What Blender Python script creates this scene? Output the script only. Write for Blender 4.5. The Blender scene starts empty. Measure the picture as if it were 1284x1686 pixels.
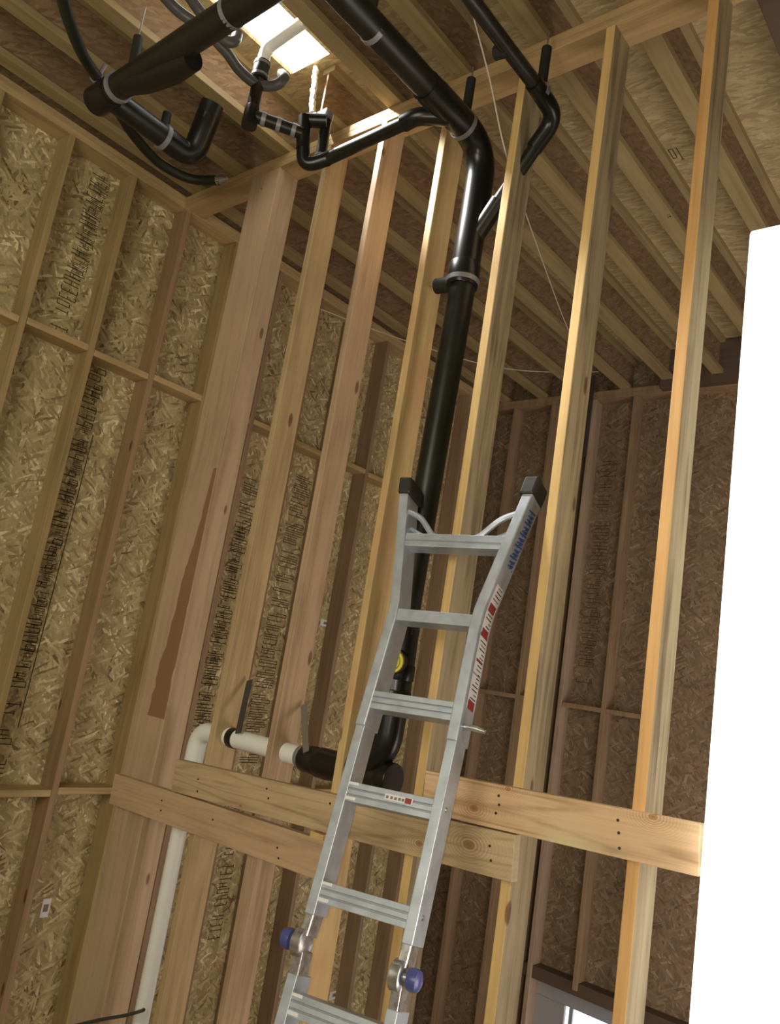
import bpy, bmesh, math, random
from mathutils import Vector, Matrix
random.seed(7)
S = bpy.context.scene
COL = S.collection
ZC = 4.14                                   # eye height above the lower floor (metres)
# ------------------------------------------------------------------ camera
R3 = Matrix(((0.76183041896226, 0.007815228539074584, 0.6477293685997799),
             (0.6280888166369288, -0.2535607006835971, -0.7356707208285957),
             (0.1584892777427229, 0.9672879060919377, -0.1980789124790035)))
F = 1316.44
cam_d = bpy.data.cameras.new('camera'); cam = bpy.data.objects.new('camera', cam_d); COL.objects.link(cam)
cam.matrix_world = Matrix.Translation((0, 0, ZC)) @ R3.to_4x4()
cam_d.sensor_fit = 'HORIZONTAL'; cam_d.sensor_width = 36; cam_d.lens = 36*F/1284
cam_d.clip_start = 0.02; cam_d.clip_end = 200
S.camera = cam
# ------------------------------------------------------------------ world, lights, exposure
S.view_settings.view_transform = 'Standard'; S.view_settings.look = 'None'
S.view_settings.gamma = 1; S.view_settings.exposure = 0.0
w = bpy.data.worlds.new('world'); S.world = w; w.use_nodes = True
w.node_tree.nodes['Background'].inputs[0].default_value = (0.93, 0.97, 1.0, 1)
w.node_tree.nodes['Background'].inputs[1].default_value = 3.5
try:
    S.cycles.use_denoising = True
    S.cycles.max_bounces = 6; S.cycles.diffuse_bounces = 3; S.cycles.glossy_bounces = 3
except Exception: pass

def area(name, loc, target, size, watt, color, size_y=None):
    d = bpy.data.lights.new(name, 'AREA'); d.energy = watt; d.color = color
    d.size = size
    if size_y: d.shape = 'RECTANGLE'; d.size_y = size_y
    o = bpy.data.objects.new(name, d); COL.objects.link(o)
    o.location = loc
    o.rotation_euler = (Vector(target)-Vector(loc)).to_track_quat('-Z', 'Y').to_euler()
    return o
fl = bpy.data.lights.new('phone_flash', 'POINT'); fl.energy = 66; fl.color = (1.0, 0.93, 0.80); fl.shadow_soft_size = 0.006
flo = bpy.data.objects.new('phone_flash', fl); COL.objects.link(flo)
flo.location = cam.matrix_world @ Vector((-0.030, 0.006, 0.0))
area('daylight_front', (-1.0, -1.9, ZC+0.9), (-4.3, 1.4, ZC+0.3), 2.0, 88, (1.0, 0.94, 0.76))
area('daylight_side', (1.85, 4.4, ZC-1.5), (-2.4, 4.9, ZC+1.3), 1.6, 92, (1.0, 0.84, 0.78), 2.4)
area('skylight_upstairs', (-4.0, 1.22, ZC+4.15), (-2.9, 2.1, ZC+3.0), 0.5, 800, (1.0, 0.97, 0.92))

# ------------------------------------------------------------------ measuring helpers (photo pixel -> point on a real plane)
def ray(u, v): return R3 @ Vector(((u-642)/F, -(v-843)/F, -1.0))
def onY(u, v, y): d = ray(u, v); d = d*(y/d.y); return Vector((d.x, d.y, d.z+ZC))
def onX(u, v, x): d = ray(u, v); d = d*(x/d.x); return Vector((d.x, d.y, d.z+ZC))
def onZ(u, v, z): d = ray(u, v); d = d*(z/d.z); return Vector((d.x, d.y, d.z+ZC))
def V(x, y, z): return Vector((x, y, z+ZC))       # z measured from eye level

# ------------------------------------------------------------------ object helpers
def props(o, label=None, cat=None, group=None, kind=None):
    if label: o['label'] = label
    if cat: o['category'] = cat
    if group: o['group'] = group
    if kind: o['kind'] = kind
    return o
def link(name, bm, mats, parent=None, smooth=False, bevel=0.0):
    bmesh.ops.recalc_face_normals(bm, faces=bm.faces)
    me = bpy.data.meshes.new(name); bm.to_mesh(me); bm.free()
    for m in (mats if isinstance(mats, (list, tuple)) else [mats]): me.materials.append(m)
    if smooth:
        for p in me.polygons: p.use_smooth = True
        try: me.set_sharp_from_angle(angle=math.radians(40))
        except Exception: pass
    o = bpy.data.objects.new(name, me); COL.objects.link(o)
    if bevel:
        b = o.modifiers.new('bevel', 'BEVEL'); b.width = bevel; b.segments = 2; b.limit_method = 'ANGLE'
    if parent: o.parent = parent
    return o
def root(name, loc, label, cat, group=None):
    o = bpy.data.objects.new(name, None); COL.objects.link(o); o.location = loc; o.empty_display_size = .1
    props(o, label, cat, group); bpy.context.view_layer.update()
    return o
def keep(o, parent):                       # parent without moving
    o.parent = parent; o.matrix_parent_inverse = parent.matrix_world.inverted() if parent.type != 'EMPTY' else Matrix.Translation(-parent.location) if parent.rotation_euler.to_matrix().is_identity else parent.matrix_world.inverted()
    return o
def bbox(bm, lo, hi, mat=0, M=None):
    x0, y0, z0 = lo; x1, y1, z1 = hi
    c = [(x0,y0,z0),(x1,y0,z0),(x1,y1,z0),(x0,y1,z0),(x0,y0,z1),(x1,y0,z1),(x1,y1,z1),(x0,y1,z1)]
    vs = [bm.verts.new(M @ Vector(p) if M else p) for p in c]
    fs = []
    for f in ((0,3,2,1),(4,5,6,7),(0,1,5,4),(1,2,6,5),(2,3,7,6),(3,0,4,7)):
        q = bm.faces.new([vs[i] for i in f]); q.material_index = mat; fs.append(q)
    return fs
def bend(pts, r, n=7):
    P = [Vector(p) for p in pts]; out = [P[0]]
    for i in range(1, len(P)-1):
        a, b, c = P[i-1], P[i], P[i+1]
        d1 = (a-b); d2 = (c-b); l = min(r, d1.length*.48, d2.length*.48)
        p1 = b + d1.normalized()*l; p2 = b + d2.normalized()*l
        for k in range(n+1):
            t = k/n; out.append((1-t)**2*p1 + 2*t*(1-t)*b + t*t*p2)
    out.append(P[-1]); return out
def smoothpath(pts, n=8):
    P = [Vector(p) for p in pts]; P = [2*P[0]-P[1]]+P+[2*P[-1]-P[-2]]; out = []
    for i in range(1, len(P)-2):
        for k in range(n):
            t = k/n; a, b, c, d = P[i-1:i+3]
            out.append(.5*((2*b)+(-a+c)*t+(2*a-5*b+4*c-d)*t*t+(-a+3*b-3*c+d)*t**3))
    out.append(P[-2]); return out
def tube(bm, pts, r, n=20, cap=True, hollow=0.0):
    P = [Vector(p) for p in pts]; rs = r if isinstance(r, (list, tuple)) else [r]*len(P)
    T = []
    for i in range(len(P)):
        t = (P[min(i+1, len(P)-1)] - P[max(i-1, 0)]); T.append(t.normalized() if t.length > 1e-9 else T[-1])
    up = Vector((0, 0, 1)) if abs(T[0].z) < .9 else Vector((1, 0, 0))
    N = T[0].cross(up).normalized(); rings = []
    for i in range(len(P)):
        N = (N - T[i]*N.dot(T[i])).normalized(); B = T[i].cross(N)
        rings.append([bm.verts.new(P[i] + rs[i]*(N*math.cos(2*math.pi*k/n)+B*math.sin(2*math.pi*k/n))) for k in range(n)])
    for a, b in zip(rings, rings[1:]):
        for k in range(n): bm.faces.new((a[k], a[(k+1) % n], b[(k+1) % n], b[k]))
    if cap:
        bm.faces.new(rings[0][::-1])
        if hollow:
            inner = [bm.verts.new(P[-1]+(v.co-P[-1])*hollow) for v in rings[-1]]
            deep = [bm.verts.new(v.co - T[-1]*rs[-1]*1.6) for v in inner]
            for k in range(n):
                bm.faces.new((rings[-1][k], rings[-1][(k+1) % n], inner[(k+1) % n], inner[k]))
                bm.faces.new((inner[k], inner[(k+1) % n], deep[(k+1) % n], deep[k]))
            bm.faces.new(deep)
        else: bm.faces.new(rings[-1])
    return rings
def part_tube(name, pts, r, mat, parent, n=20, hollow=0.0, label=None):
    bm = bmesh.new(); tube(bm, pts, r, n, True, hollow)
    o = link(name, bm, mat, None, True); keep(o, parent)
    if label: o['label'] = label
    return o
def thing_tube(name, pts, r, mat, label, cat, n=12, group=None):
    bm = bmesh.new(); tube(bm, pts, r, n)
    return props(link(name, bm, mat, None, True), label, cat, group)

# ------------------------------------------------------------------ materials
def newmat(name):
    m = bpy.data.materials.new(name); m.use_nodes = True; nt = m.node_tree
    b = nt.nodes['Principled BSDF']; return m, nt, b
def node(nt, t, **kw):
    n = nt.nodes.new(t)
    for k, v in kw.items(): setattr(n, k, v)
    return n
def ramp(nt, fac, stops):
    r = node(nt, 'ShaderNodeValToRGB'); e = r.color_ramp.elements
    while len(e) < len(stops): e.new(0.5)
    for i, (p, c) in enumerate(stops): e[i].position = p; e[i].color = (*c, 1)
    nt.links.new(fac, r.inputs[0]); return r.outputs[0]
def math_n(nt, op, a, b=None, c=None):
    n = node(nt, 'ShaderNodeMath', operation=op)
    for i, v in enumerate((a, b, c)):
        if v is None: continue
        if isinstance(v, (int, float)): n.inputs[i].default_value = v
        else: nt.links.new(v, n.inputs[i])
    return n.outputs[0]
def mix(nt, fac, a, b, mode='MIX'):
    n = node(nt, 'ShaderNodeMix', data_type='RGBA', blend_type=mode)
    for i, v in ((0, fac), (6, a), (7, b)):
        if isinstance(v, (int, float)): n.inputs[i].default_value = v
        elif isinstance(v, tuple): n.inputs[i].default_value = (*v, 1)
        else: nt.links.new(v, n.inputs[i])
    return n.outputs[2]
def plain(name, col, rough=.5, metal=0.0, coat=0.0, noise=0.0, nscale=30):
    m, nt, b = newmat(name); b.inputs['Base Color'].default_value = (*col, 1)
    b.inputs['Roughness'].default_value = rough; b.inputs['Metallic'].default_value = metal
    b.inputs['Coat Weight'].default_value = coat
    if noise:
        tc = node(nt, 'ShaderNodeTexCoord'); nz = node(nt, 'ShaderNodeTexNoise'); nz.inputs['Scale'].default_value = nscale
        nz.inputs['Detail'].default_value = 6
        nt.links.new(tc.outputs['Object'], nz.inputs[0])
        d = tuple(max(0, c*(1-noise)) for c in col); l = tuple(min(1, c*(1+noise)) for c in col)
        nt.links.new(ramp(nt, nz.outputs[0], [(.3, d), (.7, l)]), b.inputs['Base Color'])
        nt.links.new(math_n(nt, 'MULTIPLY_ADD', nz.outputs[0], .25, rough-.12), b.inputs['Roughness'])
    return m
def emit(name, col, s):
    m = bpy.data.materials.new(name); m.use_nodes = True; nt = m.node_tree; nt.nodes.clear()
    e = node(nt, 'ShaderNodeEmission'); e.inputs[0].default_value = (*col, 1); e.inputs[1].default_value = s
    o = node(nt, 'ShaderNodeOutputMaterial'); nt.links.new(e.outputs[0], o.inputs[0]); return m
def osb(name, a, b, dark, mid, light, along=None, contrast=1.0, fs=1.0):
    """oriented strand board: flakes lie in the plane of axes a, b"""
    m, nt, bs = newmat(name); L = nt.links
    tc = node(nt, 'ShaderNodeTexCoord'); sp = node(nt, 'ShaderNodeSeparateXYZ'); L.new(tc.outputs['Object'], sp.inputs[0])
    cb = node(nt, 'ShaderNodeCombineXYZ'); L.new(sp.outputs[a], cb.inputs[0]); L.new(sp.outputs[b], cb.inputs[1])
    base = cb.outputs[0]
    dn = node(nt, 'ShaderNodeTexNoise'); dn.inputs['Scale'].default_value = 5; L.new(base, dn.inputs[0])
    vm = node(nt, 'ShaderNodeVectorMath', operation='MULTIPLY_ADD'); L.new(dn.outputs['Color'], vm.inputs[0])
    vm.inputs[1].default_value = (.04, .04, 0); L.new(base, vm.inputs[2])
    vals = []
    angs = [1.95, 1.35, 2.5, .5] if along is None else [along+.04, along-.14, along+.2, along+.45]
    for k, ang in enumerate(angs):
        mp = node(nt, 'ShaderNodeMapping'); mp.vector_type = 'TEXTURE'
        mp.inputs['Rotation'].default_value = (0, 0, ang)
        mp.inputs['Location'].default_value = (.37*k, .19*k, 0)
        mp.inputs['Scale'].default_value = (.066*fs, .0145*fs, 1)
        L.new(vm.outputs[0], mp.inputs[0])
        vo = node(nt, 'ShaderNodeTexVoronoi'); vo.voronoi_dimensions = '2D'; vo.inputs['Scale'].default_value = 1.0
        L.new(mp.outputs[0], vo.inputs['Vector'])
        sc = node(nt, 'ShaderNodeSeparateColor'); L.new(vo.outputs['Color'], sc.inputs[0]); vals.append((sc.outputs[0], sc.outputs[1]))
    v = vals[0][0]
    for (q, sel), th in zip(vals[1:], (.55, .62, .72)):
        g = math_n(nt, 'GREATER_THAN', sel, th)
        inv = math_n(nt, 'SUBTRACT', 1.0, g)
        v = math_n(nt, 'ADD', math_n(nt, 'MULTIPLY', v, inv), math_n(nt, 'MULTIPLY', q, g))
    big = node(nt, 'ShaderNodeTexNoise'); big.inputs['Scale'].default_value = 3.0; big.inputs['Detail'].default_value = 4; L.new(base, big.inputs[0])
    fine = node(nt, 'ShaderNodeTexNoise'); fine.inputs['Scale'].default_value = 60; fine.inputs['Detail'].default_value = 3; L.new(base, fine.inputs[0])
    t = math_n(nt, 'MULTIPLY_ADD', math_n(nt, 'SUBTRACT', v, .5), contrast*.9, .5)
    t = math_n(nt, 'ADD', t, math_n(nt, 'MULTIPLY', math_n(nt, 'SUBTRACT', big.outputs[0], .5), .5))
    t = math_n(nt, 'ADD', t, math_n(nt, 'MULTIPLY', math_n(nt, 'SUBTRACT', fine.outputs[0], .5), .35))
    md = tuple((d*.45+c*.55) for d, c in zip(dark, mid)); ml = tuple(c*.6+l*.4 for c, l in zip(mid, light))
    mm = tuple(c*.86 for c in mid); mp_ = tuple(min(1, c*1.14) for c in mid)
    col = ramp(nt, t, [(0.0, dark), (.13, md), (.30, mm), (.72, mp_), (.88, ml), (1.0, light)])
    L.new(col, bs.inputs['Base Color']); bs.inputs['Roughness'].default_value = .8
    bp = node(nt, 'ShaderNodeBump'); bp.inputs['Strength'].default_value = .25; bp.inputs['Distance'].default_value = .003
    L.new(t, bp.inputs['Height']); L.new(bp.outputs[0], bs.inputs['Normal'])
    return m
def wood(name, base, dark=.62, knots=.0, grain=1.0, axis=2, patch=None, rough=.68, stain=None, rings=0.0, knot_at=()):
    """sawn lumber, grain along `axis` of the object"""
    m, nt, bs = newmat(name); L = nt.links
    tc = node(nt, 'ShaderNodeTexCoord'); oi = node(nt, 'ShaderNodeObjectInfo')
    sh = node(nt, 'ShaderNodeVectorMath', operation='ADD'); L.new(tc.outputs['Object'], sh.inputs[0])
    sm = node(nt, 'ShaderNodeVectorMath', operation='SCALE'); L.new(oi.outputs['Location'], sm.inputs[0]); sm.inputs['Scale'].default_value = 3.7
    L.new(sm.outputs[0], sh.inputs[1])
    sc = [18.0, 18.0, 18.0]; sc[axis] = 1.1
    mp = node(nt, 'ShaderNodeMapping'); mp.inputs['Scale'].default_value = sc; L.new(sh.outputs[0], mp.inputs[0])
    n1 = node(nt, 'ShaderNodeTexNoise'); n1.inputs['Scale'].default_value = 1.0; n1.inputs['Detail'].default_value = 5; n1.inputs['Distortion'].default_value = 1.2
    L.new(mp.outputs[0], n1.inputs[0])
    sc2 = [120.0]*3; sc2[axis] = 4.0
    mp2 = node(nt, 'ShaderNodeMapping'); mp2.inputs['Scale'].default_value = sc2; L.new(sh.outputs[0], mp2.inputs[0])
    n2 = node(nt, 'ShaderNodeTexNoise'); n2.inputs['Scale'].default_value = 1.0; n2.inputs['Detail'].default_value = 3; L.new(mp2.outputs[0], n2.inputs[0])
    n3 = node(nt, 'ShaderNodeTexNoise'); n3.inputs['Scale'].default_value = 2.2; n3.inputs['Detail'].default_value = 4; L.new(sh.outputs[0], n3.inputs[0])
    f = math_n(nt, 'ADD', math_n(nt, 'MULTIPLY', n1.outputs[0], .55), math_n(nt, 'ADD', math_n(nt, 'MULTIPLY', n2.outputs[0], .25), math_n(nt, 'MULTIPLY', n3.outputs[0], .30)))
    f = math_n(nt, 'MULTIPLY_ADD', math_n(nt, 'SUBTRACT', f, .55), grain*1.9, .5)
    if rings:
        sc4 = [9.0]*3; sc4[axis] = .9
        mp4 = node(nt, 'ShaderNodeMapping'); mp4.inputs['Scale'].default_value = sc4; L.new(sh.outputs[0], mp4.inputs[0])
        n4 = node(nt, 'ShaderNodeTexNoise'); n4.inputs['Scale'].default_value = .8; n4.inputs['Detail'].default_value = 1; L.new(mp4.outputs[0], n4.inputs[0])
        wv = math_n(nt, 'SINE', math_n(nt, 'MULTIPLY', n4.outputs[0], 70.0))
        f = math_n(nt, 'SUBTRACT', f, math_n(nt, 'MULTIPLY', math_n(nt, 'POWER', math_n(nt, 'MAXIMUM', wv, 0.0), 3.0), rings))
    d = tuple(c*dark*k for c, k in zip(base, (1.0, .93, .82))); l = tuple(min(1, c*1.28) for c in base)
    col = ramp(nt, f, [(.1, d), (.5, base), (.95, l)])
    if patch:
        pn = node(nt, 'ShaderNodeTexNoise'); pn.inputs['Scale'].default_value = 2.6; pn.inputs['Detail'].default_value = 5; L.new(sh.outputs[0], pn.inputs[0])
        pf = ramp(nt, pn.outputs[0], [(.46, (0, 0, 0)), (.66, (1, 1, 1))])
        col = mix(nt, pf, col, patch)
    if knot_at:
        kx = node(nt, 'ShaderNodeSeparateXYZ'); L.new(tc.outputs['Object'], kx.inputs[0])
        for (ka, kb, kr) in knot_at:           # a knot with growth rings bending round it
            dx = math_n(nt, 'MULTIPLY', math_n(nt, 'SUBTRACT', kx.outputs[0], ka), .62); dz = math_n(nt, 'SUBTRACT', kx.outputs[2], kb)
            dd = math_n(nt, 'SQRT', math_n(nt, 'ADD', math_n(nt, 'MULTIPLY', dx, dx), math_n(nt, 'MULTIPLY', dz, dz)))
            dd = math_n(nt, 'ADD', dd, math_n(nt, 'MULTIPLY', n3.outputs[0], .012))
            fall = math_n(nt, 'POWER', 2.718, math_n(nt, 'MULTIPLY', dd, -1/(kr*1.9)))
            wv_ = math_n(nt, 'MAXIMUM', math_n(nt, 'SINE', math_n(nt, 'MULTIPLY', dd, 6.283/(kr*.42))), 0.0)
            col = mix(nt, math_n(nt, 'MULTIPLY', math_n(nt, 'MULTIPLY', wv_, fall), 1.5), col, (base[0]*.62, base[1]*.46, base[2]*.34))
            core = ramp(nt, math_n(nt, 'DIVIDE', dd, kr), [(.0, (1, 1, 1)), (.85, (.7, .7, .7)), (1.0, (0, 0, 0))])
            col = mix(nt, core, col, (base[0]*.50, base[1]*.34, base[2]*.22))
    if knots:
        ks = [9.0]*3; ks[axis] = 3.2
        mk = node(nt, 'ShaderNodeMapping'); mk.inputs['Scale'].default_value = ks; L.new(sh.outputs[0], mk.inputs[0])
        vo = node(nt, 'ShaderNodeTexVoronoi'); vo.inputs['Scale'].default_value = 1.0; L.new(mk.outputs[0], vo.inputs['Vector'])
        kf = ramp(nt, vo.outputs['Distance'], [(.0, (1, 1, 1)), (.10, (.9, .9, .9)), (.135, (0, 0, 0))])
        sel = node(nt, 'ShaderNodeSeparateColor'); L.new(vo.outputs['Color'], sel.inputs[0])
        g = math_n(nt, 'GREATER_THAN', sel.outputs[0], 1-knots)
        col = mix(nt, math_n(nt, 'MULTIPLY', kf, g), col, (base[0]*.38, base[1]*.26, base[2]*.18))
    if stain:                                  # a dried run of dark resin on one post, a shape of its own
        sx = node(nt, 'ShaderNodeSeparateXYZ'); L.new(tc.outputs['Object'], sx.inputs[0])
        z0, z1, xa, xb, wid = stain            # from z0 (low) to z1 (high), centre line xa->xb
        tt = math_n(nt, 'DIVIDE', math_n(nt, 'SUBTRACT', sx.outputs[2], z0), z1-z0)
        cx = math_n(nt, 'MULTIPLY_ADD', tt, xb-xa, xa)
        wz = math_n(nt, 'MULTIPLY', math_n(nt, 'SUBTRACT', 1.25, tt), wid)
        nn = node(nt, 'ShaderNodeTexNoise'); nn.inputs['Scale'].default_value = 9; L.new(tc.outputs['Object'], nn.inputs[0])
        wz = math_n(nt, 'MULTIPLY', wz, math_n(nt, 'ADD', nn.outputs[0], .5))
        ins = math_n(nt, 'LESS_THAN', math_n(nt, 'ABSOLUTE', math_n(nt, 'SUBTRACT', sx.outputs[0], cx)), wz)
        ins = math_n(nt, 'MULTIPLY', ins, math_n(nt, 'GREATER_THAN', tt, 0.0)); ins = math_n(nt, 'MULTIPLY', ins, math_n(nt, 'LESS_THAN', tt, 1.0))
        geo = node(nt, 'ShaderNodeNewGeometry'); gs = node(nt, 'ShaderNodeSeparateXYZ'); L.new(geo.outputs['Normal'], gs.inputs[0])
        ins = math_n(nt, 'MULTIPLY', ins, math_n(nt, 'LESS_THAN', gs.outputs[1], -.5))
        col = mix(nt, math_n(nt, 'MULTIPLY', ins, .85), col, (base[0]*.50, base[1]*.36, base[2]*.27))
    L.new(col, bs.inputs['Base Color']); bs.inputs['Roughness'].default_value = rough
    bp = node(nt, 'ShaderNodeBump'); bp.inputs['Strength'].default_value = .15; bp.inputs['Distance'].default_value = .002
    L.new(f, bp.inputs['Height']); L.new(bp.outputs[0], bs.inputs['Normal'])
    return m

def board_frame(px_l, px_r):
    a = onY(*px_l, 2.389); b = onY(*px_r, 2.389); return (a+b)/2, (b-a).normalized()
def on_board(fr, u, v, kr):
    c, d = fr; p = onY(u, v, 2.389)-c; return (p.dot(d), p.dot(Vector((-d.z, 0, d.x))), kr)
BA, BB, BC = ((184, 1298), (548, 1424)), ((286, 1276), (845, 1414)), ((697, 1302), (1152, 1400))
FA, FB, FC = board_frame(*BA), board_frame(*BB), board_frame(*BC)
M = {}
OD, OM, OL = (.16, .10, .04), (.42, .33, .165), (.80, .70, .43)
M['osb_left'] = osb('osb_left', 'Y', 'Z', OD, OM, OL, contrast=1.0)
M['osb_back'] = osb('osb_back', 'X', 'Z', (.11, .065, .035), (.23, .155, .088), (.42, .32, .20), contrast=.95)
M['osb_ceil'] = osb('osb_ceil', 'X', 'Y', (.25, .17, .075), (.45, .345, .175), (.72, .61, .38), along=0, contrast=.8)
M['osb_web'] = osb('osb_web', 'Y', 'Z', (.12, .065, .03), (.24, .15, .075), (.42, .30, .17), along=.3, contrast=.8)
M['osb_floor'] = osb('osb_floor', 'X', 'Y', OD, OM, OL)
M['flange'] = wood('flange_lumber', (.33, .25, .12), axis=1, grain=.8)
M['plate'] = wood('plate_lumber', (.46, .315, .15), axis=0, knots=.15)
M['plateY'] = wood('plate_lumber_y', (.46, .33, .16), axis=1)
M['stud_olive'] = wood('stud_olive', (.36, .26, .115), knots=.1)
M['stud_brown'] = wood('stud_brown', (.31, .20, .105), knots=.2)
M['stud_far'] = wood('stud_far', (.30, .20, .115))
M['stud_far_pale'] = wood('stud_far_pale', (.40, .29, .20))
M['tan'] = wood('stud_tan', (.46, .335, .17), knots=.25)
M['pink'] = wood('stud_pink', (.46, .325, .20), knots=.2)
M['yellow'] = wood('stud_yellow', (.62, .45, .20), knots=.25, patch=(.62, .37, .17))
M['orange'] = wood('stud_orange', (.66, .38, .14), knots=.1, dark=.8)
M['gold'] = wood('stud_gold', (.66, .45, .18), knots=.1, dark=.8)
M['grey'] = wood('stud_grey_side', (.33, .27, .155), dark=.5, knots=.15, grain=1.5)  # greyer, darker tone on the sides of the right-hand studs
M['post'] = wood('post_lumber', (.48, .345, .22), knots=.1, grain=.8, stain=(4.10-.38, 4.10+.90, .045, .112, .062))
M['brace_a'] = wood('brace_red', (.52, .36, .215), axis=0, knots=.2, knot_at=[on_board(FA, 439, 1386, .009), on_board(FA, 398, 1345, .006)])
M['brace_b'] = wood('brace_ringed', (.53, .40, .23), axis=0, knots=.1, rings=.22, knot_at=[on_board(FB, 772, 1391, .020), on_board(FB, 690, 1389, .016), on_board(FB, 396, 1327, .011)])
M['brace_c'] = wood('brace_cream', (.72, .49, .28), axis=0, knots=.1, rings=.28, knot_at=[on_board(FC, 780, 1331, .017), on_board(FC, 836, 1299, .013), on_board(FC, 1075, 1345, .014)], patch=(.74, .60, .34))
M['endgrain'] = wood('end_grain', (.50, .42, .25), axis=1)
M['abs'] = plain('abs_black', (.010, .011, .008), rough=.36, noise=.3, nscale=8)
M['absfit'] = plain('abs_fitting', (.009, .009, .009), rough=.30)
M['foam'] = plain('foam_black', (.014, .015, .012), rough=.75, noise=.3)
M['hose'] = plain('hose_black', (.012, .016, .011), rough=.5)
M['greyhose'] = plain('hose_grey', (.085, .085, .082), rough=.33)
M['pvc'] = plain('pvc_white', (.86, .88, .84), rough=.35)
M['band'] = plain('band_grey', (.26, .26, .28), rough=.45, metal=.3)
M['steel'] = plain('steel', (.45, .44, .43), rough=.4, metal=.9)
M['strap'] = plain('strap_dark', (.055, .052, .045), rough=.6)
M['strapg'] = plain('strap_grey', (.20, .17, .14), rough=.5)
M['alu'] = plain('ladder_aluminium', (.50, .56, .63), rough=.38, metal=.5, noise=.10, nscale=22)
M['aluh'] = plain('hinge_aluminium', (.52, .53, .53), rough=.28, metal=.8, noise=.25, nscale=40)
M['alu_in'] = plain('ladder_groove', (.33, .36, .40), rough=.45, metal=.5)
M['weld'] = plain('weld_bright', (.85, .87, .88), rough=.3, metal=.15)
M['rubber'] = plain('rubber_black', (.022, .022, .018), rough=.5)
M['violet'] = plain('knob_violet', (.075, .085, .27), rough=.3)
M['yellowcap'] = plain('cleanout_yellow', (.80, .70, .05), rough=.45)
M['yellowmark'] = plain('cleanout_mark', (.50, .33, .02), rough=.5)
M['white'] = plain('sticker_white', (.75, .75, .75), rough=.5)
M['red'] = plain('sticker_red', (.30, .03, .03), rough=.5)
M['ink'] = plain('sticker_ink', (.03, .03, .04), rough=.5)
M['blue'] = plain('sticker_blue', (.04, .09, .32), rough=.5)
M['stamp'] = plain('wood_stamp', (.055, .040, .018), rough=.9)
M['stampfaint'] = plain('wood_stamp_faint', (.075, .05, .03), rough=.9)
M['string'] = plain('string', (.62, .58, .50), rough=.8)
M['spray'] = plain('spray_foam', (.80, .76, .62), rough=.9)
M['frame'] = plain('window_vinyl', (.34, .34, .36), rough=.5)
M['glass1'] = emit('far_window_daylight', (.80, .90, 1.0), 2.2)
M['panel_glow'] = emit('white_panel_glow', (1.0, .985, .95), 3.0)  # glow added to the white panel at right so it clips to white
M['nail'] = plain('nail', (.10, .08, .06), rough=.4, metal=.8)
M['nailb'] = plain('nail_bright', (.8, .8, .78), rough=.2, metal=1.0)
M['beam'] = wood('beam_and_shade_dark', (.11, .072, .048), axis=0, grain=.6)  # dark tone, also used for the shaded gap at the far wall

# ------------------------------------------------------------------ the shell
XL, YF, XR, YN = -4.272, 6.14, 2.3, -2.6          # faces of the framing: left, far, right, near
ZT = 2.67                                          # underside of the top plates above eye level
ZJ, ZD = 2.746, 3.048                              # joist bottoms, deck underside
YP0, YP1 = 2.427, 2.567                            # partition front / back
bm = bmesh.new(); bbox(bm, (XL-.16, YN, 0), (XL-.14, YF+.3, ZC+3.2)); wall_left = props(link('wall_left', bm, M['osb_left']), kind='structure')
wx0, wx1, wz0, wz1 = -3.23, -1.75, ZC-3.35, ZC-2.09      # far window opening
bm = bmesh.new(); yb = YF+.14
bbox(bm, (XL-.16, yb, wz1), (XR, yb+.02, ZC+3.2)); bbox(bm, (XL-.16, yb, 0), (wx0, yb+.02, wz1))
bbox(bm, (wx1, yb, 0), (XR, yb+.02, wz1)); bbox(bm, (wx0, yb, 0), (wx1, yb+.02, wz0))
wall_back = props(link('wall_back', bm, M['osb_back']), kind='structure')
bm = bmesh.new(); bbox(bm, (XR, YN, 0), (XR+.02, YF+.3, ZC+3.2)); props(link('wall_right', bm, M['osb_left']), kind='structure')
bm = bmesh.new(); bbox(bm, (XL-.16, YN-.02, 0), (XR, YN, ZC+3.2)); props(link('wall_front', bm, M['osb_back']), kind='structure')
bm = bmesh.new(); bbox(bm, (XL-.16, YN, -.02), (XR, YF+.3, 0)); props(link('floor', bm, M['osb_floor']), kind='structure')
hx0, hx1, hy0, hy1 = -3.175, -2.885, 1.50, 2.235
bm = bmesh.new(); z0, z1 = ZC+ZD, ZC+ZD+.02
bbox(bm, (XL-.16, YN, z0), (hx0, YF+.3, z1)); bbox(bm, (hx1, YN, z0), (XR, YF+.3, z1))
bbox(bm, (hx0, YN, z0), (hx1, hy0, z1)); bbox(bm, (hx0, hy1, z0), (hx1, YF+.3, z1))
ceiling = props(link('ceiling', bm, M['osb_ceil']), kind='structure')

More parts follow.
